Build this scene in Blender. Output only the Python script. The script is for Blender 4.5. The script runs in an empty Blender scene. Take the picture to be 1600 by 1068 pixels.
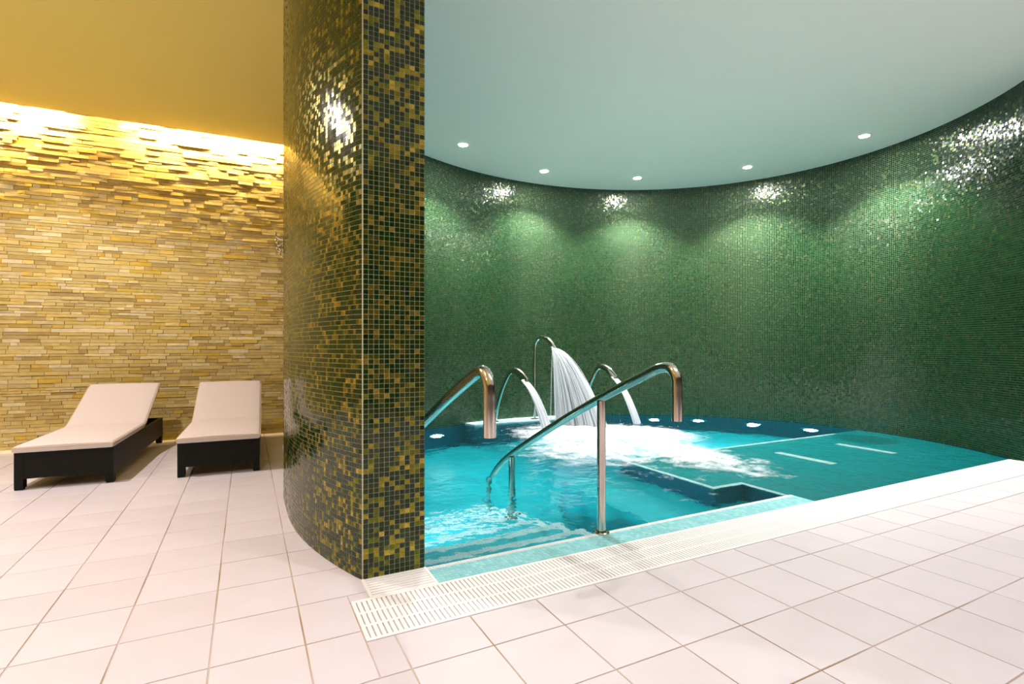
import bpy, math, random
import numpy as np
random.seed(7); rng = np.random.default_rng(11)
S = bpy.context.scene
COL = S.collection
R = math.radians

# ------------------------------------------------------------------ camera, world, lights, exposure
FPX, HOR, VPX = 812.0, 541.0, 385.0          # focal length, horizon row, vanishing column (1600x1068 frame)
YAW = math.atan2(VPX - 800.0, FPX)
cam = bpy.data.cameras.new('camera'); camo = bpy.data.objects.new('camera', cam); COL.objects.link(camo)
cam.sensor_width = 36.0; cam.lens = 36.0 * FPX / 1600.0
cam.shift_y = (HOR - 534.0) / 1600.0
cam.clip_start = 0.05
camo.location = (0, 0, 1.1); camo.rotation_euler = (R(90), 0, YAW)
S.camera = camo

world = bpy.data.worlds.new('world'); S.world = world; world.use_nodes = True
world.node_tree.nodes['Background'].inputs[0].default_value = (0.9, 0.8, 0.65, 1)
world.node_tree.nodes['Background'].inputs[1].default_value = 0.02

S.view_settings.view_transform = 'Standard'; S.view_settings.look = 'None'
S.view_settings.gamma = 1.0; S.view_settings.exposure = 0.12
S.view_settings.use_curve_mapping = False
S.cycles.max_bounces = 10; S.cycles.transparent_max_bounces = 24
S.cycles.sample_clamp_indirect = 6.0
S.cycles.blur_glossy = 0.6
MNEE = True

HC = 3.64                                    # ceiling height
def spot(name, loc, power, color, angle, blend=0.8, radius=0.04, target=None):
    l = bpy.data.lights.new(name, 'SPOT'); l.energy = power; l.color = color
    l.spot_size = R(angle); l.spot_blend = blend; l.shadow_soft_size = radius
    if MNEE and name != 'pool_lamp_beam': l.cycles.is_caustics_light = True
    o = bpy.data.objects.new(name, l); COL.objects.link(o); o.location = loc
    if target is not None:
        import mathutils
        d = mathutils.Vector(target) - mathutils.Vector(loc)
        o.rotation_euler = d.to_track_quat('-Z', 'Y').to_euler()
    return o
WARM = (1.0, 0.905, 0.92)
# ceiling downlights of the lounge, above and beside the camera
for (x, y, p) in ((-3.6, 3.6, 300), (-0.9, 1.9, 165), (-2.4, 0.9, 160), (1.9, 0.7, 190), (3.4, 0.5, 120), (5.2, 0.4, 95)):
    spot('lounge_downlight_or_fill', (x, y, HC - 0.03), p, WARM, 125, 0.9, 0.05)
spot('lounge_downlight_or_fill', (-1.95, 5.03, HC - 0.03), 340, WARM, 156, 0.5, 0.045)      # above the loungers
for (x, y, p) in ((-2.0, -1.8, 560), (0.3, -1.8, 600), (4.0, -1.8, 640), (6.4, -1.7, 520)):  # unseen fill lamps added behind the camera to brighten the ceiling
    spot('lounge_downlight_or_fill', (x, y, HC - 0.03), p, WARM, 70, 0.6, 0.05)
POOL_SPOT, POOL_LAMP, COVE = 540, 11.5, 1800     # strengths used by the lamp builders below

# ------------------------------------------------------------------ helpers
def c2w(X, Y):                               # camera-aligned ground coordinates -> room coordinates
    return (X * math.cos(YAW) - Y * math.sin(YAW), X * math.sin(YAW) + Y * math.cos(YAW))
def proj(x, y, z):
    X = x * math.cos(YAW) + y * math.sin(YAW); Y = -x * math.sin(YAW) + y * math.cos(YAW)
    if Y < 0.2: return (9999, 9999)
    return (800 + FPX * X / Y, HOR + FPX * (1.1 - z) / Y)

def link(name, me, mat=None, parent=None, kind=None, label=None, cat=None, group=None):
    o = bpy.data.objects.new(name, me); COL.objects.link(o)
    if mat is not None and me is not None and not me.materials: me.materials.append(mat)
    if parent is not None: o.parent = parent
    if kind: o['kind'] = kind
    if label: o['label'] = label
    if cat: o['category'] = cat
    if group: o['group'] = group
    return o
def npmesh(name, V, F, smooth=False):
    """V (n,3), F (m,4) or (m,3) arrays"""
    V = np.asarray(V, np.float32); F = np.asarray(F, np.int32)
    me = bpy.data.meshes.new(name); k = F.shape[1]
    me.vertices.add(len(V)); me.vertices.foreach_set('co', V.ravel())
    me.loops.add(F.size); me.loops.foreach_set('vertex_index', F.ravel())
    me.polygons.add(len(F)); me.polygons.foreach_set('loop_start', np.arange(0, F.size, k, dtype=np.int32))
    me.update(calc_edges=True); me.validate()
    me.polygons.foreach_set('use_smooth', np.full(len(me.polygons), smooth, bool))
    return me
class MB:
    def __init__(s): s.v = []; s.f = []
    def poly(s, pts):
        n = len(s.v); s.v += [tuple(p) for p in pts]; s.f.append(tuple(range(n, n + len(pts))))
    def box(s, x0, x1, y0, y1, z0, z1, bev=0.0):
        n = len(s.v)
        if bev <= 0:
            s.v += [(x, y, z) for z in (z0, z1) for x, y in ((x0, y0), (x1, y0), (x1, y1), (x0, y1))]
            s.f += [(n+3,n+2,n+1,n), (n+4,n+5,n+6,n+7), (n,n+1,n+5,n+4), (n+1,n+2,n+6,n+5), (n+2,n+3,n+7,n+6), (n+3,n,n+4,n+7)]
        else:                                # top edge chamfered
            b = bev
            s.v += [(x, y, z0) for x, y in ((x0, y0), (x1, y0), (x1, y1), (x0, y1))]
            s.v += [(x, y, z1 - b) for x, y in ((x0, y0), (x1, y0), (x1, y1), (x0, y1))]
            s.v += [(x, y, z1) for x, y in ((x0+b, y0+b), (x1-b, y0+b), (x1-b, y1-b), (x0+b, y1-b))]
            for q in (0, 4):
                for i in range(4):
                    j = (i + 1) % 4; s.f.append((n+q+i, n+q+j, n+q+4+j, n+q+4+i))
            s.f += [(n+8,n+9,n+10,n+11), (n+3,n+2,n+1,n)]
    def prism(s, pts, z0, z1):
        n = len(s.v); k = len(pts)
        s.v += [(p[0], p[1], z0) for p in pts] + [(p[0], p[1], z1) for p in pts]
        s.f.append(tuple(range(n + k - 1, n - 1, -1))); s.f.append(tuple(range(n + k, n + 2 * k)))
        for i in range(k):
            j = (i + 1) % k; s.f.append((n+i, n+j, n+k+j, n+k+i))
    def tube(s, path, rad, seg=12, ry=None, caps=True, up=(0, 0, 1)):
        P = np.array(path, float); m = len(P)
        rad = np.broadcast_to(np.asarray(rad, float), (m,)); ry = rad if ry is None else np.broadcast_to(np.asarray(ry, float), (m,))
        T = np.gradient(P, axis=0); T /= np.linalg.norm(T, axis=1)[:, None]
        a = np.array(up, float)
        if abs(T[0] @ a) > 0.9: a = np.array((1., 0, 0))
        n0 = len(s.v); N = np.cross(T[0], a); N /= np.linalg.norm(N)
        for i in range(m):
            N = N - T[i] * (N @ T[i]); N /= np.linalg.norm(N); B = np.cross(T[i], N)
            for k in range(seg):
                w = 2 * math.pi * k / seg
                s.v.append(tuple(P[i] + N * math.cos(w) * rad[i] + B * math.sin(w) * ry[i]))
        for i in range(m - 1):
            for k in range(seg):
                q = (k + 1) % seg; s.f.append((n0+i*seg+k, n0+i*seg+q, n0+(i+1)*seg+q, n0+(i+1)*seg+k))
        if caps:
            s.f.append(tuple(n0 + k for k in reversed(range(seg)))); s.f.append(tuple(n0 + (m-1)*seg + k for k in range(seg)))
    def lathe(s, prof, c=(0, 0, 0), seg=24, axis='z'):
        n = len(s.v)
        for r, z in prof:
            for k in range(seg):
                w = 2 * math.pi * k / seg; p = (r * math.cos(w), r * math.sin(w), z)
                s.v.append((c[0]+p[0], c[1]+p[1], c[2]+p[2]))
        for i in range(len(prof) - 1):
            for k in range(seg):
                q = (k + 1) % seg; s.f.append((n+i*seg+k, n+i*seg+q, n+(i+1)*seg+q, n+(i+1)*seg+k))
        s.f.append(tuple(n + (len(prof)-1)*seg + k for k in range(seg))); s.f.append(tuple(n + k for k in reversed(range(seg))))
    def mesh(s, name, smooth=False):
        me = bpy.data.meshes.new(name); me.from_pydata(s.v, [], s.f); me.update()
        if smooth:
            me.polygons.foreach_set('use_smooth', np.ones(len(me.polygons), bool))
        return me
    def build(s, name, mat, parent=None, smooth=False, **kw):
        me = s.mesh(name, smooth); o = link(name, me, mat, parent, **kw)
        if smooth: me.set_sharp_from_angle(angle=R(40))
        return o
def smooth_path(pts, n=10):
    """Catmull-Rom through the points"""
    P = [np.array(p, float) for p in pts]; P = [2*P[0]-P[1]] + P + [2*P[-1]-P[-2]]; out = []
    for i in range(1, len(P) - 2):
        for k in range(n):
            t = k / n; a, b, c, d = P[i-1], P[i], P[i+1], P[i+2]
            out.append(0.5*((2*b)+(-a+c)*t+(2*a-5*b+4*c-d)*t*t+(-a+3*b-3*c+d)*t**3))
    out.append(P[-2]); return out

# ------------------------------------------------------------------ materials
def newmat(name):
    m = bpy.data.materials.new(name); m.use_nodes = True; nt = m.node_tree
    return m, nt, nt.nodes['Principled BSDF'], nt.links.new
def simple(name, col, rough=0.5, metal=0.0, spec=0.5, coat=0.0):
    m, nt, b, L = newmat(name); b.inputs['Base Color'].default_value = (*col, 1)
    b.inputs['Roughness'].default_value = rough; b.inputs['Metallic'].default_value = metal
    b.inputs['Specular IOR Level'].default_value = spec; b.inputs['Coat Weight'].default_value = coat
    return m
def emit(name, col, s):
    m, nt, b, L = newmat(name); b.inputs['Emission Color'].default_value = (*col, 1); b.inputs['Emission Strength'].default_value = s
    b.inputs['Base Color'].default_value = (0.8, 0.8, 0.8, 1); return m
def ramp(nt, stops, interp='LINEAR'):
    r = nt.nodes.new('ShaderNodeValToRGB'); r.color_ramp.interpolation = interp; e = r.color_ramp.elements
    while len(e) < len(stops): e.new(0.5)
    for q, (p, c) in zip(e, stops): q.position = p; q.color = (*c, 1)
    return r
def noise(nt, L, scale, detail=2, coord='Object', stretch=None, rough=0.5):
    t = nt.nodes.new('ShaderNodeTexCoord'); n = nt.nodes.new('ShaderNodeTexNoise')
    n.inputs['Scale'].default_value = scale; n.inputs['Detail'].default_value = detail; n.inputs['Roughness'].default_value = rough
    if stretch:
        mp = nt.nodes.new('ShaderNodeMapping'); mp.inputs['Scale'].default_value = stretch
        L(t.outputs[coord], mp.inputs[0]); L(mp.outputs[0], n.inputs['Vector'])
    else: L(t.outputs[coord], n.inputs['Vector'])
    return n
def mult(nt, L, a, b, fac=1.0, mode='MULTIPLY'):
    m = nt.nodes.new('ShaderNodeMix'); m.data_type = 'RGBA'; m.blend_type = mode; m.inputs[0].default_value = fac
    L(a, m.inputs[6]); L(b, m.inputs[7]); return m.outputs[2]
def bump(nt, L, h, b, strength=0.3, dist=0.01):
    n = nt.nodes.new('ShaderNodeBump'); n.inputs['Strength'].default_value = strength; n.inputs['Distance'].default_value = dist
    L(h, n.inputs['Height']); L(n.outputs[0], b.inputs['Normal'])

OLIVES = [(0.0, (0.006, 0.027, 0.004)), (0.22, (0.011, 0.034, 0.004)), (0.44, (0.022, 0.039, 0.004)), (0.68, (0.12, 0.14, 0.014)),
          (0.78, (0.20, 0.19, 0.018)), (0.86, (0.29, 0.24, 0.026)), (0.965, (0.46, 0.34, 0.05))]
GREENS = [(0.0, (0.004, 0.024, 0.008)), (0.30, (0.006, 0.032, 0.010)), (0.55, (0.010, 0.038, 0.011)), (0.86, (0.04, 0.075, 0.03)),
          (0.93, (0.065, 0.085, 0.03)), (0.975, (0.10, 0.095, 0.038))]
def mosaic_mat(name, src, ramp_stops=GREENS, rough=0.11, streak=True, metal=None):
    """metal: random values above this are gold-flecked metallic glass"""
    m, nt, b, L = newmat(name)
    if src == 'island': g = nt.nodes.new('ShaderNodeNewGeometry'); out = g.outputs['Random Per Island']
    else: g = nt.nodes.new('ShaderNodeObjectInfo'); out = g.outputs['Random']
    r = ramp(nt, ramp_stops, 'CONSTANT'); L(out, r.inputs[0]); c = r.outputs[0]
    if streak:
        n = noise(nt, L, 60, 2, stretch=(1, 1, 6)); r2 = ramp(nt, [(0.3, (0.5, 0.5, 0.5)), (0.7, (1.5, 1.5, 1.4))]); L(n.outputs[0], r2.inputs[0])
        c = mult(nt, L, c, r2.outputs[0])
    L(c, b.inputs['Base Color']); b.inputs['Roughness'].default_value = rough
    if metal is not None:
        st = nt.nodes.new('ShaderNodeMath'); st.operation = 'GREATER_THAN'; st.inputs[1].default_value = metal; L(out, st.inputs[0])
        sc = nt.nodes.new('ShaderNodeMath'); sc.operation = 'MULTIPLY'; sc.inputs[1].default_value = 0.8; L(st.outputs[0], sc.inputs[0]); L(sc.outputs[0], b.inputs['Metallic'])
        rg = nt.nodes.new('ShaderNodeMath'); rg.operation = 'MULTIPLY_ADD'; rg.inputs[1].default_value = 0.16; rg.inputs[2].default_value = rough; L(st.outputs[0], rg.inputs[0]); L(rg.outputs[0], b.inputs['Roughness'])
    b.inputs['Specular IOR Level'].default_value = 0.35
    return m
M = {}
M['mosaic'] = mosaic_mat('green_glass_mosaic', 'island', rough=0.15, metal=0.86)
M['mosaic'].node_tree.nodes['Principled BSDF'].inputs['Specular IOR Level'].default_value = 0.55
M['mosaic_olive'] = mosaic_mat('olive_glass_mosaic', 'island', OLIVES, metal=0.68)
M['mosaic_single'] = mosaic_mat('olive_glass_tile', 'object', OLIVES, metal=0.68)
M['grout'] = simple('beige_grout', (0.74, 0.68, 0.50), 0.85); M['grout_pool'] = simple('grey_green_grout', (0.34, 0.41, 0.28), 0.85)
AQUA = [(0.0, (0.30, 0.68, 0.72)), (0.3, (0.34, 0.72, 0.76)), (0.6, (0.38, 0.76, 0.80)), (0.85, (0.42, 0.80, 0.83))]
M['aqua_tile'] = mosaic_mat('aqua_mosaic', 'island', AQUA, 0.12, False)
M['aqua_grout'] = simple('aqua_grout', (0.42, 0.66, 0.66), 0.7)
M['white_tile'] = mosaic_mat('white_mosaic', 'island', [(0.0, (0.80, 0.82, 0.82)), (0.5, (0.86, 0.86, 0.86))], 0.2, False)
def pool_lining(name, stops):
    m, nt, b, L = newmat(name)
    t = nt.nodes.new('ShaderNodeTexCoord'); v = nt.nodes.new('ShaderNodeTexVoronoi'); v.inputs['Scale'].default_value = 42.5; v.inputs['Randomness'].default_value = 0
    L(t.outputs['Object'], v.inputs['Vector'])
    r = ramp(nt, stops); L(v.outputs['Color'], r.inputs[0])
    L(r.outputs[0], b.inputs['Base Color']); b.inputs['Roughness'].default_value = 0.3
    return m
M['lining'] = pool_lining('pool_lining_mosaic', [(0.0, (0.004, 0.38, 0.43)), (0.5, (0.006, 0.44, 0.50)), (1.0, (0.010, 0.50, 0.56))])
M['lining_green'] = pool_lining('bench_mosaic', [(0.0, (0.004, 0.22, 0.235)), (0.5, (0.006, 0.26, 0.275)), (1.0, (0.010, 0.31, 0.32))])
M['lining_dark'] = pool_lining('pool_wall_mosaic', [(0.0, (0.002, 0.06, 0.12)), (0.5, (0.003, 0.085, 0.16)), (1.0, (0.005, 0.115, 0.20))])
def floor_mat(name, src):
    m, nt, b, L = newmat(name)
    if src == 'island': g = nt.nodes.new('ShaderNodeNewGeometry'); out = g.outputs['Random Per Island']
    else: g = nt.nodes.new('ShaderNodeObjectInfo'); out = g.outputs['Random']
    r = ramp(nt, [(0.0, (0.675, 0.63, 0.67)), (0.5, (0.70, 0.655, 0.70)), (1.0, (0.72, 0.675, 0.72))]); L(out, r.inputs[0])
    n = noise(nt, L, 3, 4, 'Generated' if False else 'Object'); r2 = ramp(nt, [(0.3, (0.95, 0.94, 0.92)), (0.75, (1.02, 1.02, 1.02))]); L(n.outputs[0], r2.inputs[0])
    L(mult(nt, L, r.outputs[0], r2.outputs[0]), b.inputs['Base Color'])
    b.inputs['Roughness'].default_value = 0.38; b.inputs['Specular IOR Level'].default_value = 0.4
    n2 = noise(nt, L, 120, 2); bump(nt, L, n2.outputs[0], b, 0.08, 0.002)
    return m
M['floor_tile'] = floor_mat('pink_floor_tile', 'object'); M['floor_tiles'] = floor_mat('pink_floor_tiles_far', 'island')
def grout_floor():
    m, nt, b, L = newmat('floor_grout'); n = noise(nt, L, 1.3, 3)
    r = ramp(nt, [(0.42, (0.58, 0.49, 0.43)), (0.62, (0.33, 0.22, 0.09))]); L(n.outputs[0], r.inputs[0]); L(r.outputs[0], b.inputs['Base Color'])
    b.inputs['Roughness'].default_value = 0.9; return m
M['floor_grout'] = grout_floor()
def plaster(name, col, rough=0.9):
    m, nt, b, L = newmat(name); b.inputs['Base Color'].default_value = (*col, 1); b.inputs['Roughness'].default_value = rough
    n = noise(nt, L, 25, 4); bump(nt, L, n.outputs[0], b, 0.05, 0.004); return m
M['ceiling'] = plaster('ceiling_paint', (0.92, 0.92, 0.83)); M['ceiling_light_tint'] = plaster('cove_light_tinted_ceiling', (0.92, 0.79, 0.21)); M['wall_dark'] = plaster('dark_wall_paint', (0.06, 0.05, 0.03)); M['wall'] = plaster('cream_wall_paint', (0.50, 0.37, 0.16))  # lounge ceiling: warm cove light is painted into its ochre colour
STONE = [(0.0, (0.44, 0.32, 0.10)), (0.15, (0.54, 0.42, 0.15)), (0.32, (0.64, 0.52, 0.20)), (0.5, (0.58, 0.45, 0.13)), (0.66, (0.66, 0.56, 0.27)),
         (0.80, (0.60, 0.42, 0.05)), (0.88, (0.38, 0.28, 0.10)), (0.95, (0.72, 0.63, 0.36))]
def stone_mat(name, src):
    m, nt, b, L = newmat(name)
    if src == 'island': g = nt.nodes.new('ShaderNodeNewGeometry'); out = g.outputs['Random Per Island']
    else: g = nt.nodes.new('ShaderNodeObjectInfo'); out = g.outputs['Random']
    r = ramp(nt, STONE); L(out, r.inputs[0])
    n = noise(nt, L, 14, 5, stretch=(1, 1, 3), rough=0.65); r2 = ramp(nt, [(0.25, (0.78, 0.75, 0.70)), (0.75, (1.12, 1.10, 1.06))]); L(n.outputs[0], r2.inputs[0])
    L(mult(nt, L, r.outputs[0], r2.outputs[0]), b.inputs['Base Color']); b.inputs['Roughness'].default_value = 0.85
    n2 = noise(nt, L, 55, 4); bump(nt, L, n2.outputs[0], b, 0.3, 0.005)
    return m
M['stone'] = stone_mat('split_stone', 'island'); M['stone_single'] = stone_mat('split_stone_piece', 'object')
M['mortar'] = simple('stone_backing', (0.30, 0.22, 0.11), 0.95)
M['steel'] = simple('polished_steel', (0.62, 0.57, 0.50), 0.16, 1.0)
M['chrome'] = simple('chrome', (0.82, 0.80, 0.78), 0.08, 1.0)
M['plastic'] = simple('white_plastic', (0.90, 0.89, 0.88), 0.4)
M['gutter'] = simple('gutter_shell', (0.42, 0.33, 0.20), 0.8)
M['lamp_ring'] = simple('lamp_bezel', (0.85, 0.85, 0.85), 0.3)
M['cushion'] = simple('ivory_cushion', (0.70, 0.63, 0.61), 0.85)
M['piping'] = simple('cushion_piping', (0.70, 0.56, 0.36), 0.8)
def wicker():
    m, nt, b, L = newmat('dark_wicker'); t = nt.nodes.new('ShaderNodeTexCoord'); br = nt.nodes.new('ShaderNodeTexBrick')
    mp = nt.nodes.new('ShaderNodeMapping'); L(t.outputs['Object'], mp.inputs[0]); mp.inputs['Rotation'].default_value = (R(90), 0, R(45))
    br.inputs['Scale'].default_value = 34; br.inputs['Mortar Size'].default_value = 0.03; br.inputs['Mortar Smooth'].default_value = 1.0
    br.inputs['Color1'].default_value = (0.008, 0.009, 0.006, 1); br.inputs['Color2'].default_value = (0.004, 0.005, 0.003, 1); br.inputs['Mortar'].default_value = (0.003, 0.003, 0.002, 1)
    b.inputs['Specular IOR Level'].default_value = 0.22; L(mp.outputs[0], br.inputs['Vector']); L(br.outputs['Color'], b.inputs['Base Color']); b.inputs['Roughness'].default_value = 0.5
    bump(nt, L, br.outputs['Fac'], b, -0.6, 0.006); return m
M['wicker'] = wicker()
def water():
    m, nt, b, L = newmat('pool_water'); nt.nodes.remove(b)
    g = nt.nodes.new('ShaderNodeBsdfGlass'); g.inputs['IOR'].default_value = 1.33; g.inputs['Roughness'].default_value = 0.0
    g.inputs['Color'].default_value = (0.80, 0.98, 1.0, 1)
    n1 = noise(nt, L, 3.2, 3, rough=0.55); n2 = noise(nt, L, 14, 3)
    mx = nt.nodes.new('ShaderNodeMath'); mx.operation = 'MULTIPLY_ADD'; mx.inputs[1].default_value = 0.22
    L(n2.outputs[0], mx.inputs[0]); L(n1.outputs[0], mx.inputs[2])
    bp = nt.nodes.new('ShaderNodeBump'); bp.inputs['Strength'].default_value = 1.0; bp.inputs['Distance'].default_value = 0.022
    L(mx.outputs[0], bp.inputs['Height']); L(bp.outputs[0], g.inputs['Normal'])
    L(g.outputs[0], nt.nodes['Material Output'].inputs[0]); return m
M['water'] = water()
def spray(name, alpha, streak):
    m, nt, b, L = newmat(name); b.inputs['Base Color'].default_value = (0.72, 0.75, 0.80, 1); b.inputs['Roughness'].default_value = 0.35
    b.inputs['Alpha'].default_value = alpha; b.inputs['Transmission Weight'].default_value = 0.0
    b.inputs['Subsurface Weight'].default_value = 0.0
    return m
M['jet'] = spray('falling_water', 0.42, True); M['drop'] = spray('splash_drops', 0.9, False)
def foam_mat():
    m, nt, b, L = newmat('churned_foam'); b.inputs['Base Color'].default_value = (0.60, 0.64, 0.68, 1); b.inputs['Roughness'].default_value = 0.6
    at = nt.nodes.new('ShaderNodeAttribute'); at.attribute_name = 'foam_amount'
    n = noise(nt, L, 5.5, 7, rough=0.68); n2 = noise(nt, L, 38, 3)
    a = nt.nodes.new('ShaderNodeMath'); a.operation = 'MULTIPLY_ADD'; a.inputs[1].default_value = 0.35; L(n2.outputs[0], a.inputs[0]); L(n.outputs[0], a.inputs[2])
    s = nt.nodes.new('ShaderNodeMath'); s.operation = 'ADD'; L(a.outputs[0], s.inputs[0]); L(at.outputs['Fac'], s.inputs[1])
    r = ramp(nt, [(0.0, (0, 0, 0)), (1.0, (1, 1, 1))])
    mr = nt.nodes.new('ShaderNodeMapRange'); mr.inputs['From Min'].default_value = 0.90; mr.inputs['From Max'].default_value = 1.42
    L(s.outputs[0], mr.inputs['Value']); L(mr.outputs[0], b.inputs['Alpha']); return m
M['foam'] = foam_mat()

# ------------------------------------------------------------------ plan curves of the round pool wall
V_FRONT, V_EDGE, V_GRATE = 2.505, 2.305, 1.97     # pillar face / pool edge / outer edge of the grating
CU, CV = 3.8, 4.0
def resample(P, step):
    P = np.array(P, float); d = np.r_[0, np.cumsum(np.linalg.norm(np.diff(P, axis=0), axis=1))]
    n = int(d[-1] / step); s = np.linspace(0, d[-1], n + 1)
    return np.c_[np.interp(s, d, P[:, 0]), np.interp(s, d, P[:, 1])]
inner = [(0.79, V_FRONT), (0.715, 2.85), (0.655, 3.2)]
for k in range(0, 200):
    th = math.pi + 0.265 - k * (math.pi + 0.265 + 0.82) / 199
    w = min(1, max(0, (th - 2.2) / (math.pi - 2.2))); w = w * w * (3 - 2 * w)
    a = 3.48 * (1 - w) + 3.26 * w
    if th < math.pi + 0.262: inner.append((CU + a * math.cos(th), CV + 3.06 * math.sin(th)))
inner = [p for p in inner]
outer = []
a0 = math.atan2(V_FRONT - 3.717, 0.49 - 3.40)
for k in range(30):
    th = (2 * math.pi + a0) - k * ((2 * math.pi + a0) - math.pi) / 29 if a0 < 0 else a0
    outer.append((3.40 + 3.158 * math.cos(th), 3.717 + 3.158 * math.sin(th)))
for k in range(0, 160):
    th = math.pi - k * (math.pi + 0.82) / 159
    w = min(1, max(0, (math.pi / 2 - th) / 0.5)); a = 3.56 + 0.25 * w * w * (3 - 2 * w)
    outer.append((CU + a * math.cos(th), CV + 3.4 * math.sin(th)))
inner = np.array(inner); outer = np.array(outer); outer[0] = (0.486, V_FRONT)

# ------------------------------------------------------------------ shell: round wall, stone wall, ceiling, floor
PITCH = 0.0235
def strip_mesh(P, z0, z1, flip=False):
    n = len(P); V = np.r_[np.c_[P, np.full(n, z0)], np.c_[P, np.full(n, z1)]]
    i = np.arange(n - 1); F = np.c_[i, i + 1, n + i + 1, n + i]
    return V, (F[:, ::-1] if flip else F)
Pi, Po = resample(inner, PITCH), resample(outer, PITCH)
V1, F1 = strip_mesh(Pi, -0.03, HC + 0.1); V2, F2 = strip_mesh(Po, -0.03, HC + 0.1, True)
n1, n2 = len(Pi), len(Po); o2 = 2 * n1
caps = [[0, n1, o2 + n2, o2], [n1 - 1, o2 + n2 - 1, o2 + 2 * n2 - 1, 2 * n1 - 1]]
wall_pool = link('wall_pool', npmesh('wall_pool', np.r_[V1, V2], np.r_[F1, F2 + o2, np.array(caps)]), M['grout'], kind='structure',
                 label='tall curved wall clad in green glass mosaic around the pool', cat='wall')
wall_pool.data.materials.append(M['grout_pool'])
for q in range(len(F1)): wall_pool.data.polygons[q].material_index = 1
def tiles_on_curve(P, z0, z1, side, pitch=PITCH, gap=0.0023, proud=0.0018, tilt=0.016):
    """boxes without a back on a curve in plan; side=+1: normal to the right of travel"""
    Q = resample(P, pitch); mid = 0.5 * (Q[1:] + Q[:-1]); T = np.diff(Q, axis=0); ln = np.linalg.norm(T, axis=1); T /= ln[:, None]
    N = np.c_[T[:, 1], -T[:, 0]] * side; nz = int((z1 - z0) / pitch); pz = (z1 - z0) / nz
    zc = z0 + pz * (np.arange(nz) + 0.5); nc = len(mid); n = nc * nz
    C = np.repeat(mid, nz, 0); TT = np.repeat(T, nz, 0); NN = np.repeat(N, nz, 0); hw = np.repeat(ln / 2, nz) - gap / 2; Z = np.tile(zc, nc)
    tx, tz = rng.normal(0, tilt, n), rng.normal(0, tilt, n); hz = pz / 2 - gap / 2
    V = np.zeros((n, 8, 3))
    for k, (sx, sz) in enumerate(((-1, -1), (1, -1), (1, 1), (-1, 1))):
        off = proud + sx * hw * tx + sz * hz * tz
        V[:, 4 + k, :2] = C + TT * (sx * hw)[:, None] + NN * off[:, None]; V[:, 4 + k, 2] = Z + sz * hz
        V[:, k, :2] = C + TT * (sx * hw)[:, None]; V[:, k, 2] = Z + sz * hz
    base = np.array([[4,5,6,7], [0,1,5,4], [1,2,6,5], [2,3,7,6], [3,0,4,7]])
    if side < 0: base = base[:, ::-1]
    return V, base
def add_tiles(name, V, base, mat, parent, label=None):
    n = len(V); F = (base[None] + (np.arange(n) * 8)[:, None, None]).reshape(-1, 4)
    return link(name, npmesh(name, V.reshape(-1, 3), F), mat, parent, kind='stuff', label=label)
V, b = tiles_on_curve(inner, -0.02, HC, 1, gap=0.0023, tilt=0.032); add_tiles('inner_mosaic', V, b, M['mosaic'], wall_pool, 'green and bronze glass mosaic facing the pool')
front = np.array([(0.49, V_FRONT), (0.79, V_FRONT)])
cut = outer[outer[:, 0] < 2.0]; cut = cut[:np.argmax(cut[:, 1] > 6.3) or None]
V, b = tiles_on_curve(cut, 0.0, HC, -1); add_tiles('outer_mosaic', V, b, M['mosaic_olive'], wall_pool, 'olive glass mosaic on the outer curve')
V, b = tiles_on_curve(front, 0.0, HC, 1)
rowz = V[:, 4:, 2].mean(1); order = np.argsort(rowz, kind='stable'); near = order[:299]
for q in near:
    me = npmesh('tile', V[q], b); me.materials.append(M['mosaic_single']); link('tile', me, None, wall_pool)
add_tiles('front_mosaic', V[order[299:]], b, M['mosaic_olive'], wall_pool, 'green glass mosaic on the pillar-like end face')
V, b = tiles_on_curve(np.array([inner[-1], outer[-1]]), 0.0, HC, 1); add_tiles('end_mosaic', V, b, M['mosaic_olive'], wall_pool, 'green glass mosaic on the far right end face')
V, b = tiles_on_curve(outer[-26:], 0.0, HC, -1); add_tiles('outer_mosaic', V, b, M['mosaic_olive'], wall_pool, 'olive glass mosaic on the right outer curve')

# ceiling with the light slot along the stone wall
def wall_v(u): return 7.30 - 0.03 * (u + 0.95)
SLOT = 0.10
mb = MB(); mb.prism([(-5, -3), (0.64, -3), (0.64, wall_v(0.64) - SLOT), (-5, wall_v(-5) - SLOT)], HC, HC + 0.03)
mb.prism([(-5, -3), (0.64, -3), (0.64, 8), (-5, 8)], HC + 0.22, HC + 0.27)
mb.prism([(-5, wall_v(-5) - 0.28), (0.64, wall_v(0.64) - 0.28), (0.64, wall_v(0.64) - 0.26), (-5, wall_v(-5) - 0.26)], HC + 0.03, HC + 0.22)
mb.build('ceiling', M['ceiling_light_tint'], kind='structure', label='lounge ceiling with cove light painted into its ochre colour and a light slot along the stone wall', cat='ceiling')
mb = MB(); mb.prism([(0.64, -3), (8.2, -3), (8.2, 8), (0.64, 8)], HC, HC + 0.22)
mb.build('ceiling', M['ceiling'], kind='structure', label='pale painted ceiling above the pool', cat='ceiling')
# plain walls behind and beside the camera
for nm, (x0, x1, y0, y1) in (('wall_left', (-5.1, -5, -3, 7.6)), ('wall_rear', (-5, 8.2, -3.1, -3)), ('wall_right', (8.2, 8.3, -3, 8))):
    mb = MB(); mb.box(x0, x1, y0, y1, -0.05, HC + 0.22); mb.build(nm, M['wall' if nm == 'wall_left' else 'wall_dark'], kind='structure', label='plain painted wall', cat='wall')

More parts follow.
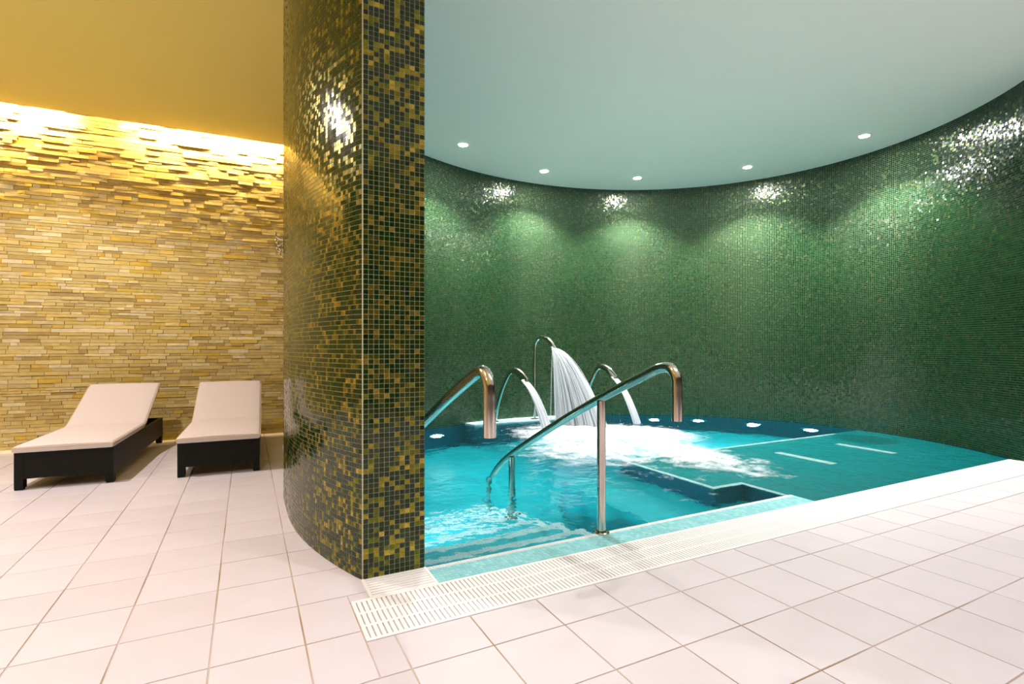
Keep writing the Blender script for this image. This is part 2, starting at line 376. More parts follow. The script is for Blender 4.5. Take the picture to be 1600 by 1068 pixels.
# stone wall of split ledge stones
ang = math.atan(-0.03)
ws = bpy.data.objects.new('wall_stone', None)
mb = MB(); mb.prism([(-5, wall_v(-5)), (1.6, wall_v(1.6)), (1.6, wall_v(1.6) + 0.2), (-5, wall_v(-5) + 0.2)], -0.03, HC + 0.2)
wall_stone = mb.build('wall_stone', M['mortar'], kind='structure', label='tan split-stone ledger wall behind the loungers', cat='wall')
stones = []
z = 0.0
while z < HC + 0.18:
    hgt = random.choice((0.028, 0.034, 0.040, 0.040, 0.046)); x = -5 + random.uniform(-0.2, 0)
    z1 = min(z + hgt, HC + 0.19)
    while x < 1.2:
        ln = random.choice((0.07, 0.10, 0.14, 0.18, 0.22, 0.28)) * random.uniform(0.9, 1.1)
        dep = 0.007 + 0.013 * random.random() ** 2.0
        stones.append((x, min(x + ln, 1.25), z, z1, dep)); x += ln
    z = z1
def stone_verts(s):
    x0, x1, z0, z1, d = s; g = 0.0005
    x0 += g; x1 -= g; z0 += g; z1 -= g; out = []
    j = lambda a: random.uniform(-a, a)
    for dd, e in ((0.004, 0.0), (-d, 0.0012)):
        for (x, z) in ((x0 + e, z0 + e), (x1 - e, z0 + e), (x1 - e, z1 - e), (x0 + e, z1 - e)):
            out.append((x + j(0.001), wall_v(x) + dd + (j(0.0016) if dd < 0 else 0), z))
    return out
SB = np.array([[4,5,6,7], [0,1,5,4], [1,2,6,5], [2,3,7,6], [3,0,4,7]])
def vis_size(s):
    p, q = proj(s[0], wall_v(s[0]), s[2]), proj(s[1], wall_v(s[1]), s[3])
    if p[0] < 0 or q[0] > 450 or min(p[1], q[1]) < 165: return 0
    return (q[0] - p[0]) * (p[1] - q[1])
sizes = sorted(range(len(stones)), key=lambda i: -vis_size(stones[i])); big = set(sizes[:300]); rest = []
for i, s in enumerate(stones):
    vv = stone_verts(s)
    if i in big:
        me = npmesh('stone', vv, SB); me.materials.append(M['stone_single']); link('stone', me, None, wall_stone)
    else: rest.append(vv)
rest = np.array(rest); nS = len(rest)
link('ledge_stones', npmesh('ledge_stones', rest.reshape(-1, 3), (SB[None] + (np.arange(nS) * 8)[:, None, None]).reshape(-1, 4)), M['stone'], wall_stone, kind='stuff')

# floor: grout bed and tiles
mb = MB()
mb.box(-5, 8.2, -3, V_GRATE, -0.06, -0.003); mb.box(-5, 0.40, V_GRATE, 7.5, -0.06, -0.003); mb.box(0.40, 0.49, V_EDGE + 0.004, 7.0, -0.06, -0.003)
mb.box(0.40, 7.2, V_GRATE, V_EDGE, -0.10, -0.045); mb.box(0.485, 0.80, V_EDGE, V_FRONT + 0.01, -0.10, -0.045)
floor = mb.build('floor', M['floor_grout'], kind='structure', label='pale pink square floor tiles with brown joints', cat='floor')
TU, TV, U0, W0 = 0.309, 0.320, 0.504, 1.415
G = 0.0028
def cells(i, j):
    x0, x1, y0, y1 = U0 + i * TU + G, U0 + (i + 1) * TU - G, W0 + j * TV + G, W0 + (j + 1) * TV - G
    out = []
    if y0 < V_GRATE - 0.01:
        if y1 <= V_GRATE: out.append((x0, x1, y0, y1))
        else:
            if x0 < 0.40 - 0.01: out.append((x0, min(x1, 0.395), y0, y1))
            if x1 > 0.41: out.append((max(x0, 0.40 if x0 < 0.4 else x0), x1, y0, V_GRATE - 0.003))
            if x1 <= 0.395: pass
    else:
        if x0 < 0.385: out.append((x0, min(x1, 0.395) if y0 < V_EDGE else min(x1, 0.488), y0, y1))
        if x1 > 0.40 and y0 < V_EDGE < y1 and x0 < 0.40: out.append((0.398, 0.480, V_EDGE + 0.006, y1))
    return [c for c in out if c[1] - c[0] > 0.012 and c[3] - c[2] > 0.012]
shared = {}; far = MB(); allc = []
for i in range(-18, 25):
    for j in range(-14, 19):
        for c in cells(i, j):
            if c[0] < -5 or c[1] > 8.2 or c[3] > wall_v(c[0]) + 0.05 or c[2] < -3: 
                if c[0] < -5 or c[1] > 8.2 or c[2] < -3 or c[2] > wall_v(c[0]) - 0.02: continue
                c = (c[0], c[1], c[2], wall_v(c[0]) - 0.004)
            pts = [proj(a, d, 0) for a in c[:2] for d in c[2:]]
            seen = any(-5 < p[0] < 1605 and p[1] < 1075 for p in pts) and c[3] > 0.3 and math.hypot((c[0]+c[1])/2 - CU, ((c[2]+c[3])/2 - CV)) > 0
            area = abs(np.prod([max(p[k] for p in pts) - min(p[k] for p in pts) for k in (0, 1)])) if seen else 0
            allc.append((area, c))
allc.sort(key=lambda q: -q[0])
for n, (area, c) in enumerate(allc):
    if area > 0 and n < 300:
        w, d = round(c[1] - c[0], 4), round(c[3] - c[2], 4)
        if (w, d) not in shared:
            t = MB(); t.box(-w / 2, w / 2, -d / 2, d / 2, -0.008, 0, 0.0012); shared[(w, d)] = t.mesh('floor_tile'); shared[(w, d)].materials.append(M['floor_tile'])
        o = link('floor_tile', shared[(w, d)], None, floor); o.location = ((c[0] + c[1]) / 2, (c[2] + c[3]) / 2, 0)
        o.rotation_euler = (random.uniform(-1, 1) * 0.0012, random.uniform(-1, 1) * 0.0012, 0)
    else: far.box(c[0], c[1], c[2], c[3], -0.008, 0, 0.0012)
far.build('distant_floor_tiles', M['floor_tiles'], floor, kind='stuff')

# ------------------------------------------------------------------ pool basin
WZ = -0.010                                  # water level
ins = resample(inner, 0.05)
ins = ins[(ins[:, 1] > V_EDGE)]
ring = [(0.80, V_EDGE)] + [tuple(p) for p in ins] + [(6.70, V_EDGE)]
mb = MB(); n = len(ring)
mb.poly([(p[0], p[1], -1.4) for p in reversed(ring)])
pool = mb.build('pool_basin', M['lining'], kind='structure', label='blue-green tiled pool basin with steps and shallow bench', cat='pool')
mb = MB()
for i in range(n):
    a, b2 = ring[i], ring[(i + 1) % n]
    mb.poly([(a[0], a[1], -1.45), (b2[0], b2[1], -1.45), (b2[0], b2[1], -0.004), (a[0], a[1], -0.004)])
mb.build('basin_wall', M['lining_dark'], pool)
def inner_right(v): return CU + 3.48 * math.sqrt(max(0, 1 - ((v - CV) / 3.06) ** 2))
SZ = -0.007                                  # wet edge strip, just under the rim
PZ = -0.06                                   # shallow bench and edge strip
arc = [(inner_right(v) + 0.01, v) for v in np.linspace(V_EDGE, 4.07, 14)]
outline = [(3.60, V_EDGE)] + arc + [(3.28, 4.07), (3.28, 2.92), (3.60, 2.92)]
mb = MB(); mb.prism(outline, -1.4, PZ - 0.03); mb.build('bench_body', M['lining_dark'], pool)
mb = MB(); mb.prism(outline, PZ - 0.03, PZ); mb.build('bench_top', M['lining_green'], pool)
mb = MB(); mb.box(2.60, 3.605, 2.512, 4.07, -1.4, -0.52); mb.build('seat', M['lining'], pool)
mb = MB(); mb.box(0.795, 3.62, V_EDGE, 2.512, -1.4, SZ); mb.build('edge_shelf', M['aqua_grout'], pool)
def flat_tiles(name, x0, x1, y0, y1, z, mat, pitch=PITCH, gap=0.0028, h=0.0015):
    nx, ny = max(1, round((x1 - x0) / pitch)), max(1, round((y1 - y0) / pitch)); px, py = (x1 - x0) / nx, (y1 - y0) / ny
    ix, iy = np.meshgrid(np.arange(nx), np.arange(ny), indexing='ij'); cx, cy = (x0 + px * (ix.ravel() + .5)), (y0 + py * (iy.ravel() + .5)); k = len(cx)
    V = np.zeros((k, 8, 3))
    for q, (sx, sy) in enumerate(((-1, -1), (1, -1), (1, 1), (-1, 1))):
        for lvl in (0, 1):
            V[:, q + 4 * lvl, 0] = cx + sx * (px / 2 - gap / 2); V[:, q + 4 * lvl, 1] = cy + sy * (py / 2 - gap / 2); V[:, q + 4 * lvl, 2] = z + (h + rng.normal(0, 0.0002, k) if lvl else 0)
    return add_tiles(name, V, SB, mat, pool)
flat_tiles('edge_mosaic', 0.80, 3.62, V_EDGE, 2.48, SZ, M['aqua_tile'])
flat_tiles('nosing', 0.80, 3.62, 2.48, 2.512, SZ, M['white_tile'], 0.0165, 0.0012)
flat_tiles('nosing', 3.602, 3.652, 2.512, 2.97, PZ, M['white_tile'], 0.0165, 0.0012)
flat_tiles('nosing', 3.282, 3.602, 2.922, 2.972, PZ, M['white_tile'], 0.0165, 0.0012)
flat_tiles('nosing', 3.282, 3.332, 2.972, 4.02, PZ, M['white_tile'], 0.0165, 0.0012)
flat_tiles('nosing', 3.282, 6.72, 4.02, 4.068, PZ, M['white_tile'], 0.0165, 0.0012)
for u in (3.97, 5.0, 6.05):                  # air-bubble strips of the bench
    flat_tiles('bubble_strip', u - 0.05, u + 0.05, 3.02, 3.62, PZ, M['white_tile'], 0.0165, 0.0012, 0.004)
SU = 1.95
for k in range(1, 7):
    zt = PZ - 0.16 * k; y0, y1 = 2.512 + 0.29 * (k - 1), 2.512 + 0.29 * k
    mb = MB(); mb.box(0.70, SU, y0, y1, -1.4, zt); mb.build('step', M['lining'], pool)
    flat_tiles('nosing', 0.70, SU, y1 - 0.065, y1, zt, M['white_tile'], 0.0165, 0.0012)
    flat_tiles('nosing', SU - 0.065, SU, y0, y1 - 0.065, zt, M['white_tile'], 0.0165, 0.0012)
# ledge at the back that carries the fountains
lt = [(u, CV + 3.06 * math.sqrt(1 - ((u - CU) / 3.48) ** 2) + 0.02) for u in np.linspace(5.15, 2.78, 24)]
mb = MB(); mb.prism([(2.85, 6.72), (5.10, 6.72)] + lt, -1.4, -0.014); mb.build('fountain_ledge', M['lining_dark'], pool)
mb = MB(); mb.prism([(2.85, 6.72), (5.10, 6.72)] + lt, -0.014, 0.006); mb.build('ledge_top', M['aqua_grout'], pool)
flat_tiles('nosing', 2.85, 5.10, 6.72, 6.755, 0.006, M['white_tile'], 0.0165, 0.0012)
flat_tiles('ledge_mosaic', 2.90, 5.06, 6.757, 6.90, 0.006, M['aqua_tile'])

# water surface
nW = len(ring)
wm = bpy.data.meshes.new('water'); wm.from_pydata([(p[0], p[1], WZ) for p in ring], [], [tuple(range(nW - 1, -1, -1))]); wm.update()
water_o = link('pool_water', wm, M['water'], None, kind='stuff', label='rippling turquoise pool water filled to the rim', cat='water')
if wm.polygons[0].normal.z < 0: wm.flip_normals()
wm.polygons.foreach_set('use_smooth', np.ones(len(wm.polygons), bool))

# foam churned up under the jets
fx, fy = np.meshgrid(np.linspace(-0.6, 2.6, 190), np.linspace(3.4, 8.0, 230), indexing='ij')
def blob(X, Y, cx, cy, rx, ry, rot=0):
    dx, dy = X - cx, Y - cy; c, s = math.cos(rot), math.sin(rot); a, b3 = (dx * c + dy * s) / rx, (-dx * s + dy * c) / ry
    return np.clip(1.25 - np.sqrt(a * a + b3 * b3), 0, 1)
dens = np.maximum.reduce([0.95 * blob(fx, fy, 0.95, 6.75, 0.95, 0.85), 0.85 * blob(fx, fy, 1.6, 6.6, 0.75, 0.75), 0.5 * blob(fx, fy, 1.75, 5.55, 0.5, 1.3, 0.45), 0.42 * blob(fx, fy, 0.9, 5.7, 0.9, 0.8)])
base_d = 0.19 * blob(fx, fy, 1.1, 5.2, 1.6, 2.0)
dd = np.clip(dens * 0.95 + base_d, 0, 1)
gu, gv = c2w(fx, fy)
lump = sum(a * np.sin(kx * gu + ph) * np.cos(ky * gv + p2) for a, kx, ky, ph, p2 in ((.4, 9, 7, .3, 1), (.3, 17, 13, 2, .4), (.2, 31, 37, 1, 2), (.15, 53, 47, 3, 1)))
gz = WZ + 0.003 + np.clip(dd - 0.35, 0, 1) * (0.045 + 0.035 * lump) + rng.uniform(0, 0.006, dd.shape) * (dd > 0.4)
nx, ny = fx.shape; idx = np.arange(nx * ny).reshape(nx, ny)
Fq = np.stack([idx[:-1, :-1], idx[1:, :-1], idx[1:, 1:], idx[:-1, 1:]], -1).reshape(-1, 4)
inside = (np.hypot((gu - CU) / 3.40, (gv - CV) / 2.98) < 1) & (gv > 2.6) & (gv < 6.70) & (dd > 0.005); keep = inside.ravel()[Fq].all(1)
fm = npmesh('foam', np.stack([gu, gv, gz], -1).reshape(-1, 3), Fq[keep], True)
at = fm.attributes.new('foam_amount', 'FLOAT', 'POINT'); at.data.foreach_set('value', dd.ravel().astype(np.float32))
link('pool_foam', fm, M['foam'], None, kind='stuff', label='white churning foam on the water under the jets', cat='foam')
# splash drops
mb = MB()
for k in range(260):
    X, Y = random.gauss(0.95, 0.55), random.gauss(6.5, 0.55); u, v = c2w(X, Y); r = random.uniform(0.002, 0.006); z = WZ + 0.01 + abs(random.gauss(0, 0.05))
    n = len(mb.v); mb.v += [(u+r, v, z), (u, v+r, z), (u-r, v, z), (u, v-r, z), (u, v, z+r), (u, v, z-r)]
    mb.f += [(n+a, n+b4, n+4) for a, b4 in ((0,1),(1,2),(2,3),(3,0))] + [(n+b4, n+a, n+5) for a, b4 in ((0,1),(1,2),(2,3),(3,0))]
mb.build('splash_drops', M['drop'], None, kind='stuff', label='fine splash drops thrown up above the foam', cat='droplets')

# ------------------------------------------------------------------ fountains and their jets
def w3(X, Y, z): u, v = c2w(X, Y); return (u, v, z)
def fountain(name, path, rx, ry, label, grp, base):
    e = link(name, None, label=label, cat='fountain', group=grp); p0 = w3(*path[0]); e.location = (p0[0], p0[1], base)
    P = smooth_path([w3(*p) for p in path], 8); t = np.linspace(0, 1, len(P))
    rX = np.interp(t, np.linspace(0, 1, len(rx)), rx); rY = np.interp(t, np.linspace(0, 1, len(ry)), ry)
    P = [np.array(p) - np.array(e.location) for p in P]
    mb = MB(); mb.tube(P, rX, 16, rY); mb.build('spout_pipe', M['steel'], e, True)
    mb = MB(); mb.lathe([(0.062, 0.0), (0.062, 0.008), (0.05, 0.014), (0.03, 0.016)]); mb.build('flange', M['steel'], e, True)
    d = P[-1] - P[-2]; d /= np.linalg.norm(d)
    mb = MB(); mb.tube([P[-1] - d * 0.03, P[-1] + d * 0.012], rX[-1] * 1.08, 16, rY[-1] * 1.12); mb.build('nozzle', M['steel'], e, True)
    return w3(*path[-1]), d
def jet(label, tip, sidev, n, vfun, width, thick):
    mb = MB(); g = 9.81; sx, sy = sidev
    for k in range(n):
        a = random.uniform(-1, 1); s = random.uniform(0, 1); vx, vy, vz = vfun(s, a)
        p = np.array(tip) + np.array((sx, sy, 0)) * a * width + np.array((0, 0, 1)) * random.uniform(-thick, thick)
        T = (vz + math.sqrt(vz * vz + 2 * g * (p[2] - WZ))) / g; path = []
        for t in np.linspace(0, T, 12): path.append((p[0] + vx * t, p[1] + vy * t, p[2] + vz * t - g * t * t / 2))
        r0 = random.uniform(0.0025, 0.006); mb.tube(path, np.linspace(r0 * 0.8, r0 * 1.5, 12), 5)
    return mb.build('water_jet', M['jet'], None, True, label=label, cat='water jet')
t, d = fountain('tall_fountain_spout', [(0.34, 7.83, 0.006), (0.34, 7.83, 0.5), (0.345, 7.82, 1.0), (0.36, 7.80, 1.16), (0.43, 7.72, 1.235), (0.53, 7.60, 1.20), (0.60, 7.52, 1.07)],
         (0.024, 0.024, 0.024, 0.024, 0.026, 0.032, 0.045), (0.024, 0.024, 0.024, 0.024, 0.024, 0.022, 0.018), 'tall steel swan-neck fountain pouring a wide fan of water', 'steel fountains at the back of the pool', 0.006)
def cw(X, Y): return c2w(X, Y)
sd = cw(0.72, 0.70)
def vt(s, a):
    X, Y = 0.08 + 1.45 * s + random.gauss(0, 0.06), -0.35 - 0.9 * s + 0.35 * a; u, v = cw(X, Y); return u, v, -0.25 - 0.5 * (1 - s)
jet('widest fan of white water falling from the tall spout', t, sd, 380, vt, 0.04, 0.012)
t, d = fountain('low_fountain_spout', [(-0.25, 7.56, 0.006), (-0.21, 7.50, 0.25), (-0.13, 7.42, 0.52), (-0.04, 7.32, 0.72), (0.03, 7.24, 0.765), (0.11, 7.17, 0.715), (0.18, 7.10, 0.62)],
         (0.035, 0.035, 0.037, 0.04, 0.045, 0.052, 0.06), (0.024, 0.024, 0.022, 0.02, 0.018, 0.016, 0.013), 'low curved steel spout on the left end of the fountain ledge', 'steel fountains at the back of the pool', 0.006)
def vl(s, a):
    u, v = cw(0.95 + 0.12 * s + random.gauss(0, 0.03), -0.75 + 0.1 * a); return u, v, -1.0 + 0.25 * s
jet('narrow white water stream from the low left spout', t, cw(0.75, 0.66), 130, vl, 0.055, 0.008)
t, d = fountain('low_fountain_spout', [(1.12, 8.22, 0.006), (1.16, 8.18, 0.25), (1.22, 8.10, 0.52), (1.30, 7.98, 0.74), (1.36, 7.90, 0.795), (1.44, 7.80, 0.745), (1.52, 7.71, 0.63)],
         (0.035, 0.035, 0.037, 0.04, 0.045, 0.052, 0.06), (0.024, 0.024, 0.022, 0.02, 0.018, 0.016, 0.013), 'low curved steel spout standing right of the tall fountain', 'steel fountains at the back of the pool', 0.006)
jet('narrow white water stream from the low right spout', t, cw(0.75, 0.66), 130, vl, 0.055, 0.008)

# ------------------------------------------------------------------ handrails
def handrail(u, label, posts):
    e = link('handrail', None, label=label, cat='handrail', group='steel handrails on the pool steps'); e.location = (u, 2.55, -0.06)
    L = lambda v, z: (0.0, v - 2.55, z + 0.06)
    rail = smooth_path([L(1.90, 0.735), L(1.90, 0.87), L(1.905, 0.945), L(1.945, 0.992), L(2.01, 0.992), L(2.1, 0.962), L(2.51, 0.795), L(3.1, 0.53), L(3.68, 0.245), L(3.93, 0.09), L(4.05, -0.02), L(4.11, -0.14), L(4.13, -0.35), L(4.13, -1.02)], 8)
    mb = MB(); mb.tube(rail, 0.026, 20); mb.build('rail', M['steel'], e, True)
    for v, z, zt in posts:
        mb = MB(); mb.tube([L(v, z), L(v, zt)], 0.026, 20); mb.build('post', M['steel'], e, True)
        mb = MB(); c = L(v, z); mb.lathe([(0.048, 0.0), (0.048, 0.006), (0.042, 0.012), (0.028, 0.013)], c); mb.build('flange', M['steel'], e, True)
    return e
handrail(1.88, 'polished steel handrail out in the pool, wholly in view', ((2.51, SZ, 0.778), (3.68, -0.70, 0.225)))
handrail(0.87, 'polished steel handrail half hidden behind the mosaic pillar', ((3.68, -0.70, 0.225),))

# ------------------------------------------------------------------ drain gratings
e = link('drain_grating', None, label='long white slatted overflow grating along the pool edge', cat='grating'); e.location = (0.40, V_GRATE, 0)
G1 = 6.62 - 0.40; W = V_EDGE - V_GRATE
mb = MB(); mb.box(0, G1, 0, 0.018, -0.03, 0.003, 0.001); mb.build('frame_bar', M['plastic'], e)
mb = MB(); mb.box(0, G1, W - 0.018, W, -0.03, 0.003, 0.001); mb.build('frame_bar', M['plastic'], e)
mb = MB(); mb.box(0, 0.016, 0.018, W - 0.018, -0.03, 0.003, 0.001); mb.build('frame_bar', M['plastic'], e)
for y in (W * 0.345, W * 0.655):
    mb = MB(); mb.box(0.016, G1, y - 0.007, y + 0.007, -0.03, 0.0012); mb.build('crossbar', M['plastic'], e)
t = MB(); t.box(-0.0078, 0.0078, 0.018, W - 0.018, -0.03, 0.002, 0.001); sm = t.mesh('slat'); sm.materials.append(M['plastic'])
NS = 290; ps = (G1 - 0.016) / NS
for k in range(NS):
    o = link('slat', sm, None, e); o.location = (0.016 + ps * (k + 0.5) + 0.003, 0, 0)
e = link('drain_grating', None, label='short white grating at the foot of the mosaic pillar', cat='grating'); e.location = (0.482, V_EDGE, 0)
W2 = V_FRONT - V_EDGE; L2 = 0.315
for b5 in ((0, 0.014, 0, W2), (L2 - 0.014, L2, 0, W2)):
    mb = MB(); mb.box(*b5, -0.03, 0.003, 0.001); mb.build('frame_bar', M['plastic'], e)
t = MB(); t.box(0.014, L2 - 0.014, -0.010, 0.010, -0.03, 0.002, 0.001); sm = t.mesh('slat'); sm.materials.append(M['plastic'])
for k in range(8):
    o = link('slat', sm, None, e); o.location = (0, W2 / 8 * (k + 0.5), 0)

# ------------------------------------------------------------------ loungers
def lounger(u, v, rot, label):
    e = link('sun_lounger', None, label=label, cat='lounger', group='wicker loungers by the stone wall'); e.location = (u, v, 0); e.rotation_euler.z = R(rot)
    W, LN, H = 0.31, 1.93, 0.285
    mb = MB(); mb.box(-W + 0.03, W - 0.03, 0.0, 0.03, 0.085, H); mb.build('end_panel', M['wicker'], e)
    mb = MB(); mb.box(-W + 0.03, W - 0.03, LN - 0.03, LN, 0.085, H); mb.build('end_panel', M['wicker'], e)
    for s in (-1, 1):
        mb = MB(); x = s * W; mb.box(min(x, x - s * 0.03), max(x, x - s * 0.03), 0.06, LN - 0.06, 0.085, H); mb.build('side_panel', M['wicker'], e)
        for y in (0.0, LN - 0.065):
            mb = MB(); mb.box(min(x, x - s * 0.055), max(x, x - s * 0.055), y - 0.001, y + 0.065, 0.012, H + 0.001); lg = mb.build('leg', M['wicker'], e)
            mb = MB(); mb.box(min(x, x - s * 0.05), max(x, x - s * 0.05), y + 0.004, y + 0.055, 0.0, 0.012); mb.build('foot_cap', M['wicker'], lg)
    mb = MB(); mb.box(-W + 0.03, W - 0.03, 0.03, 1.10, H - 0.04, H - 0.005); mb.build('deck', M['wicker'], e)
    # raised back frame
    hy, hz, by, bz = 1.08, H - 0.01, 1.74, 0.615
    mb = MB(); n = np.array((0, -(bz - hz), (by - hy))); n /= np.linalg.norm(n)
    a, b6 = np.array((0, hy, hz)), np.array((0, by, bz)); w = W - 0.02
    pts = [a + (-w, 0, 0), a + (w, 0, 0), b6 + (w, 0, 0), b6 + (-w, 0, 0)]; low = [p - n * 0.035 for p in pts]
    mb.poly(pts); mb.poly(low[::-1])
    for i in range(4): j = (i + 1) % 4; mb.poly([low[i], low[j], pts[j], pts[i]])
    mb.build('back_frame', M['wicker'], e)
    mb = MB()
    for s in (-1, 1): mb.tube([(s * 0.2, 1.60, 0.2), (s * 0.2, 1.45, 0.45)], 0.012, 8)
    mb.build('back_prop', M['wicker'], e)
    # cushion: one bent slab with soft edges
    T = 0.055; prof = smooth_path([(0, -0.03, H), (0, 0.3, H), (0, 0.95, H + 0.004), (0, 1.06, H + 0.012), (0, 1.15, H + 0.045), (0, 1.45, H + 0.195), (0, 1.775, H + 0.365)], 6)
    P = np.array(prof); Tn = np.gradient(P, axis=0); Tn /= np.linalg.norm(Tn, axis=1)[:, None]; Nn = np.c_[np.zeros(len(P)), -Tn[:, 2], Tn[:, 1]]
    cw_, r = W + 0.005, 0.02
    sec = []
    for cx, cz, a0_ in ((cw_ - r, T - r, 0), (-cw_ + r, T - r, 90), (-cw_ + r, r, 180), (cw_ - r, r, 270)):
        for q in range(4): w_ = R(a0_ + q * 30); sec.append((cx + r * math.cos(w_), cz + r * math.sin(w_)))
    mid = []
    for i in range(len(sec)):
        a_, b_ = sec[i], sec[(i + 1) % len(sec)]; mid.append(a_)
        if abs(a_[0] - b_[0]) > 0.2:
            for q in range(1, 8): mid.append((a_[0] + (b_[0] - a_[0]) * q / 8, a_[1]))
    V = []; k = len(mid)
    for i in range(len(P)):
        end = min(1.0, 0.75 + 0.25 * min(i, len(P) - 1 - i))
        for x, zz in mid:
            crown = 0.006 * (1 - (x / cw_) ** 2) if zz > T / 2 else 0
            V.append(P[i] + np.array((x, 0, 0)) * (0.985 + 0.015 * end) + Nn[i] * ((zz - T / 2) * end + T / 2 + crown))
    F = [(i * k + j, i * k + (j + 1) % k, (i + 1) * k + (j + 1) % k, (i + 1) * k + j) for i in range(len(P) - 1) for j in range(k)]
    mb = MB(); mb.v = [tuple(v_) for v_ in V]; mb.f = [f[::-1] for f in F] + [tuple(range(k)), tuple(range((len(P) - 1) * k, len(P) * k))[::-1]]
    cu = mb.build('cushion', M['cushion'], e, True)
    mb = MB(); lift = 0.042; loop = [P[i] + Nn[i] * lift + (cw_ + 0.001, 0, 0) for i in range(len(P))] + [P[i] + Nn[i] * lift - (cw_ + 0.001, 0, 0) for i in reversed(range(len(P)))]
    loop.append(loop[0]); mb.tube(loop, 0.0035, 6); mb.build('piping', M['piping'], cu, True)
    return e
lounger(-1.268, 5.235, -3.0, 'wicker lounger with ivory cushion set at an angle, nearer the left edge')
lounger(-0.205, 5.135, -1.5, 'wicker lounger with ivory cushion beside the mosaic pillar')

# ------------------------------------------------------------------ robe hooks on the outer curve
def outer_pt(v):
    return CU - 3.56 * math.sqrt(1 - ((v - CV) / 3.4) ** 2)
names = ['nearest', 'second nearest', 'middle', 'second farthest', 'farthest']
for i, v in enumerate((4.05, 4.28, 4.51, 4.74, 4.97)):
    u = outer_pt(v); nrm = math.atan2((v - CV) / 3.4 ** 2, (u - CU) / 3.56 ** 2)
    e = link('robe_hook', None, label='%s of the five chrome robe hooks on the mosaic wall' % names[i], cat='hook', group='chrome robe hooks'); e.location = (u, v, 1.85); e.rotation_euler.z = nrm
    mb = MB(); mb.box(0.0, 0.006, -0.011, 0.011, -0.03, 0.03, 0.002); mb.build('back_plate', M['chrome'], e)
    mb = MB(); mb.tube(smooth_path([(0.004, 0, 0.012), (0.03, 0, 0.016), (0.05, 0, 0.03), (0.056, 0, 0.052)], 5), 0.005, 8); mb.build('upper_prong', M['chrome'], e, True)
    mb = MB(); mb.tube(smooth_path([(0.004, 0, -0.01), (0.02, 0, -0.03), (0.036, 0, -0.032), (0.046, 0, -0.012)], 5), 0.005, 8); mb.build('lower_prong', M['chrome'], e, True)
    for p in ((0.056, 0, 0.054), (0.046, 0, -0.010)):
        mb = MB(); mb.lathe([(0.001, -0.008), (0.006, -0.005), (0.008, 0), (0.006, 0.005), (0.001, 0.008)], p, 12); mb.build('knob', M['chrome'], e, True)

# ------------------------------------------------------------------ lamps
M['lens'] = emit('downlight_lens', (1.0, 0.97, 0.93), 900.0)
M['pool_lens'] = emit('pool_lamp_lens', (0.75, 0.93, 1.0), 60.0)
M['tube'] = emit('cove_tube', (1.0, 0.74, 0.34), COVE)
dn = ['leftmost recessed ceiling downlight, beside the pillar', 'second recessed ceiling downlight from the pillar', 'middle recessed downlight above the tall fountain',
      'fourth recessed ceiling downlight from the pillar', 'rightmost recessed ceiling downlight over the shallow bench']
for i, (u, v) in enumerate(((2.43, 6.11), (3.84, 6.49), (5.25, 6.12), (6.32, 5.04), (6.64, 3.65))):
    e = link('downlight', None, label=dn[i], cat='downlight', group='recessed downlights over the pool'); e.location = (u, v, HC)
    mb = MB()
    prof = [(0.052, -0.001), (0.075, -0.001), (0.075, -0.006), (0.068, -0.009), (0.055, -0.006)]; seg = 28
    for r, z in prof:
        for k in range(seg): w = 2 * math.pi * k / seg; mb.v.append((r * math.cos(w), r * math.sin(w), z))
    for a in range(len(prof)):
        for k in range(seg): q = (k + 1) % seg; b7 = (a + 1) % len(prof); mb.f.append((a*seg+k, a*seg+q, b7*seg+q, b7*seg+k))
    mb.build('bezel', M['lamp_ring'], e, True)
    mb = MB(); mb.lathe([(0.053, -0.002), (0.04, -0.006), (0.015, -0.008)][::-1], (0, 0, 0), 24); mb.build('lens', M['lens'], e, True)
    spot('downlight_beam', (u, v, HC - 0.02), POOL_SPOT, (1.0, 0.96, 0.88), 112, 0.5, 0.035)
pl = ['underwater lamp just right of the mosaic pillar', 'fourth underwater lamp from the right, beyond the foam', 'third underwater lamp from the right along the wall', 'second underwater lamp from the right along the wall',
      'rightmost underwater lamp beside the shallow bench', 'added underwater lamp hidden behind the pillar', 'added underwater lamp beside the steps, unseen behind the pillar']
import mathutils
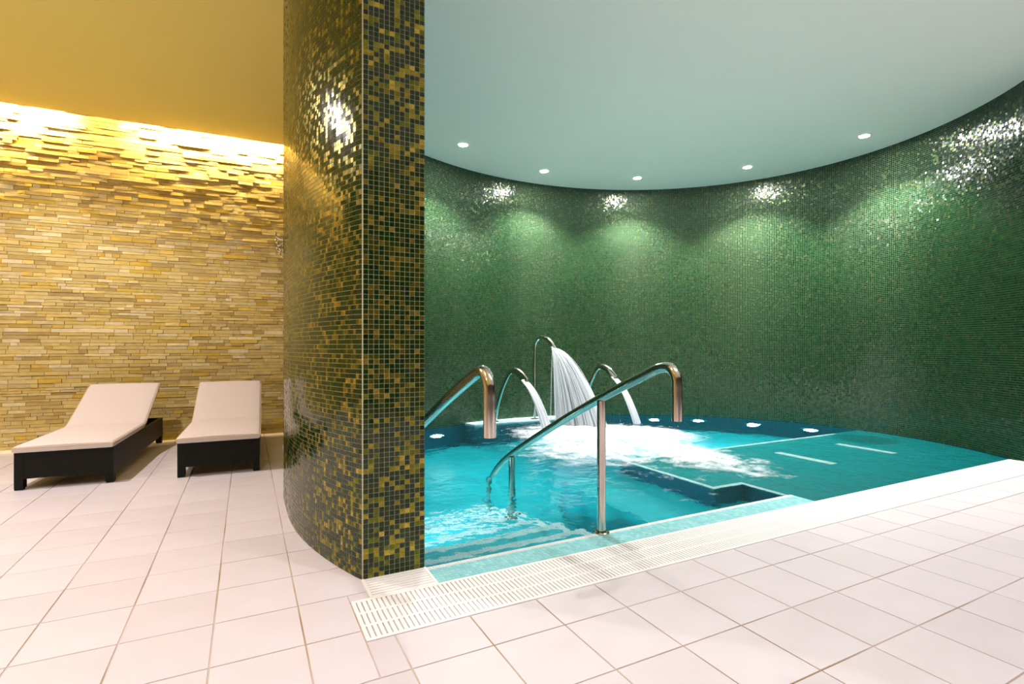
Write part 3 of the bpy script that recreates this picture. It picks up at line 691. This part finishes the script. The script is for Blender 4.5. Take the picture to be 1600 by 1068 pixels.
for i, (th, z) in enumerate(((2.03, -0.5), (0.93, -0.45), (0.72, -0.45), (0.47, -0.5), (0.22, -0.5), (3.05, -0.45), (3.30, -0.32))):  # last two are unseen lamps added to light the steps
    u, v = CU + (3.47 if th < 2.5 else 3.25) * math.cos(th), CV + 3.05 * math.sin(th); inx, iny = -(math.cos(th) / 3.47), -(math.sin(th) / 3.05); l = math.hypot(inx, iny); inx /= l; iny /= l
    e = link('pool_lamp', None, label=pl[i], cat='pool lamp', group='underwater lamps in the round wall'); e.location = (u, v, z)
    e.rotation_euler = mathutils.Vector((inx, iny, 0)).to_track_quat('Z', 'Y').to_euler()
    mb = MB(); mb.lathe([(0.12, 0.0), (0.12, 0.015), (0.10, 0.025), (0.065, 0.026)]); mb.build('rim', M['chrome'], e, True)
    mb = MB(); mb.lathe([(0.065, 0.026), (0.05, 0.034), (0.02, 0.037)]); mb.build('lens', M['pool_lens'], e, True)
    spot('pool_lamp_beam', (u + inx * 0.06, v + iny * 0.06, z), POOL_LAMP * (6 if i < 5 else 5.0), (0.62, 0.93, 0.98), 130, 0.9, 0.06, (u + inx, v + iny, z + 0.05))
for i, (x0, x1, lb) in enumerate(((-4.6, -3.15, 'glowing cove tube beyond the left edge of the stone wall'), (-3.05, -1.75, 'glowing cove tube above the left part of the stone wall'), (-1.15, 0.5, 'glowing cove tube above the stone wall beside the pillar'))):
    e = link('cove_tube_lamp', None, label=lb, cat='tube lamp', group='tube lamps in the ceiling slot'); cx = (x0 + x1) / 2; e.location = (cx, wall_v(cx) - 0.106, HC + 0.09); e.rotation_euler.z = ang
    h = (x1 - x0) / 2
    mb = MB(); mb.tube([(-h, 0, 0), (h, 0, 0)], 0.013, 12); mb.build('tube', M['tube'], e, True)
    mb = MB(); mb.box(-h - 0.02, h + 0.02, -0.02, 0.02, 0.03, 0.06); mb.build('batten', M['plastic'], e)
    for s in (-1, 1):
        mb = MB(); mb.box(s * h - 0.012, s * h + 0.012, -0.015, 0.015, -0.015, 0.03); mb.build('end_holder', M['plastic'], e)
bpy.data.objects.remove(ws)
if MNEE:
    water_o.cycles.is_caustics_caster = True
    for o in [pool] + list(pool.children): o.cycles.is_caustics_receiver = True
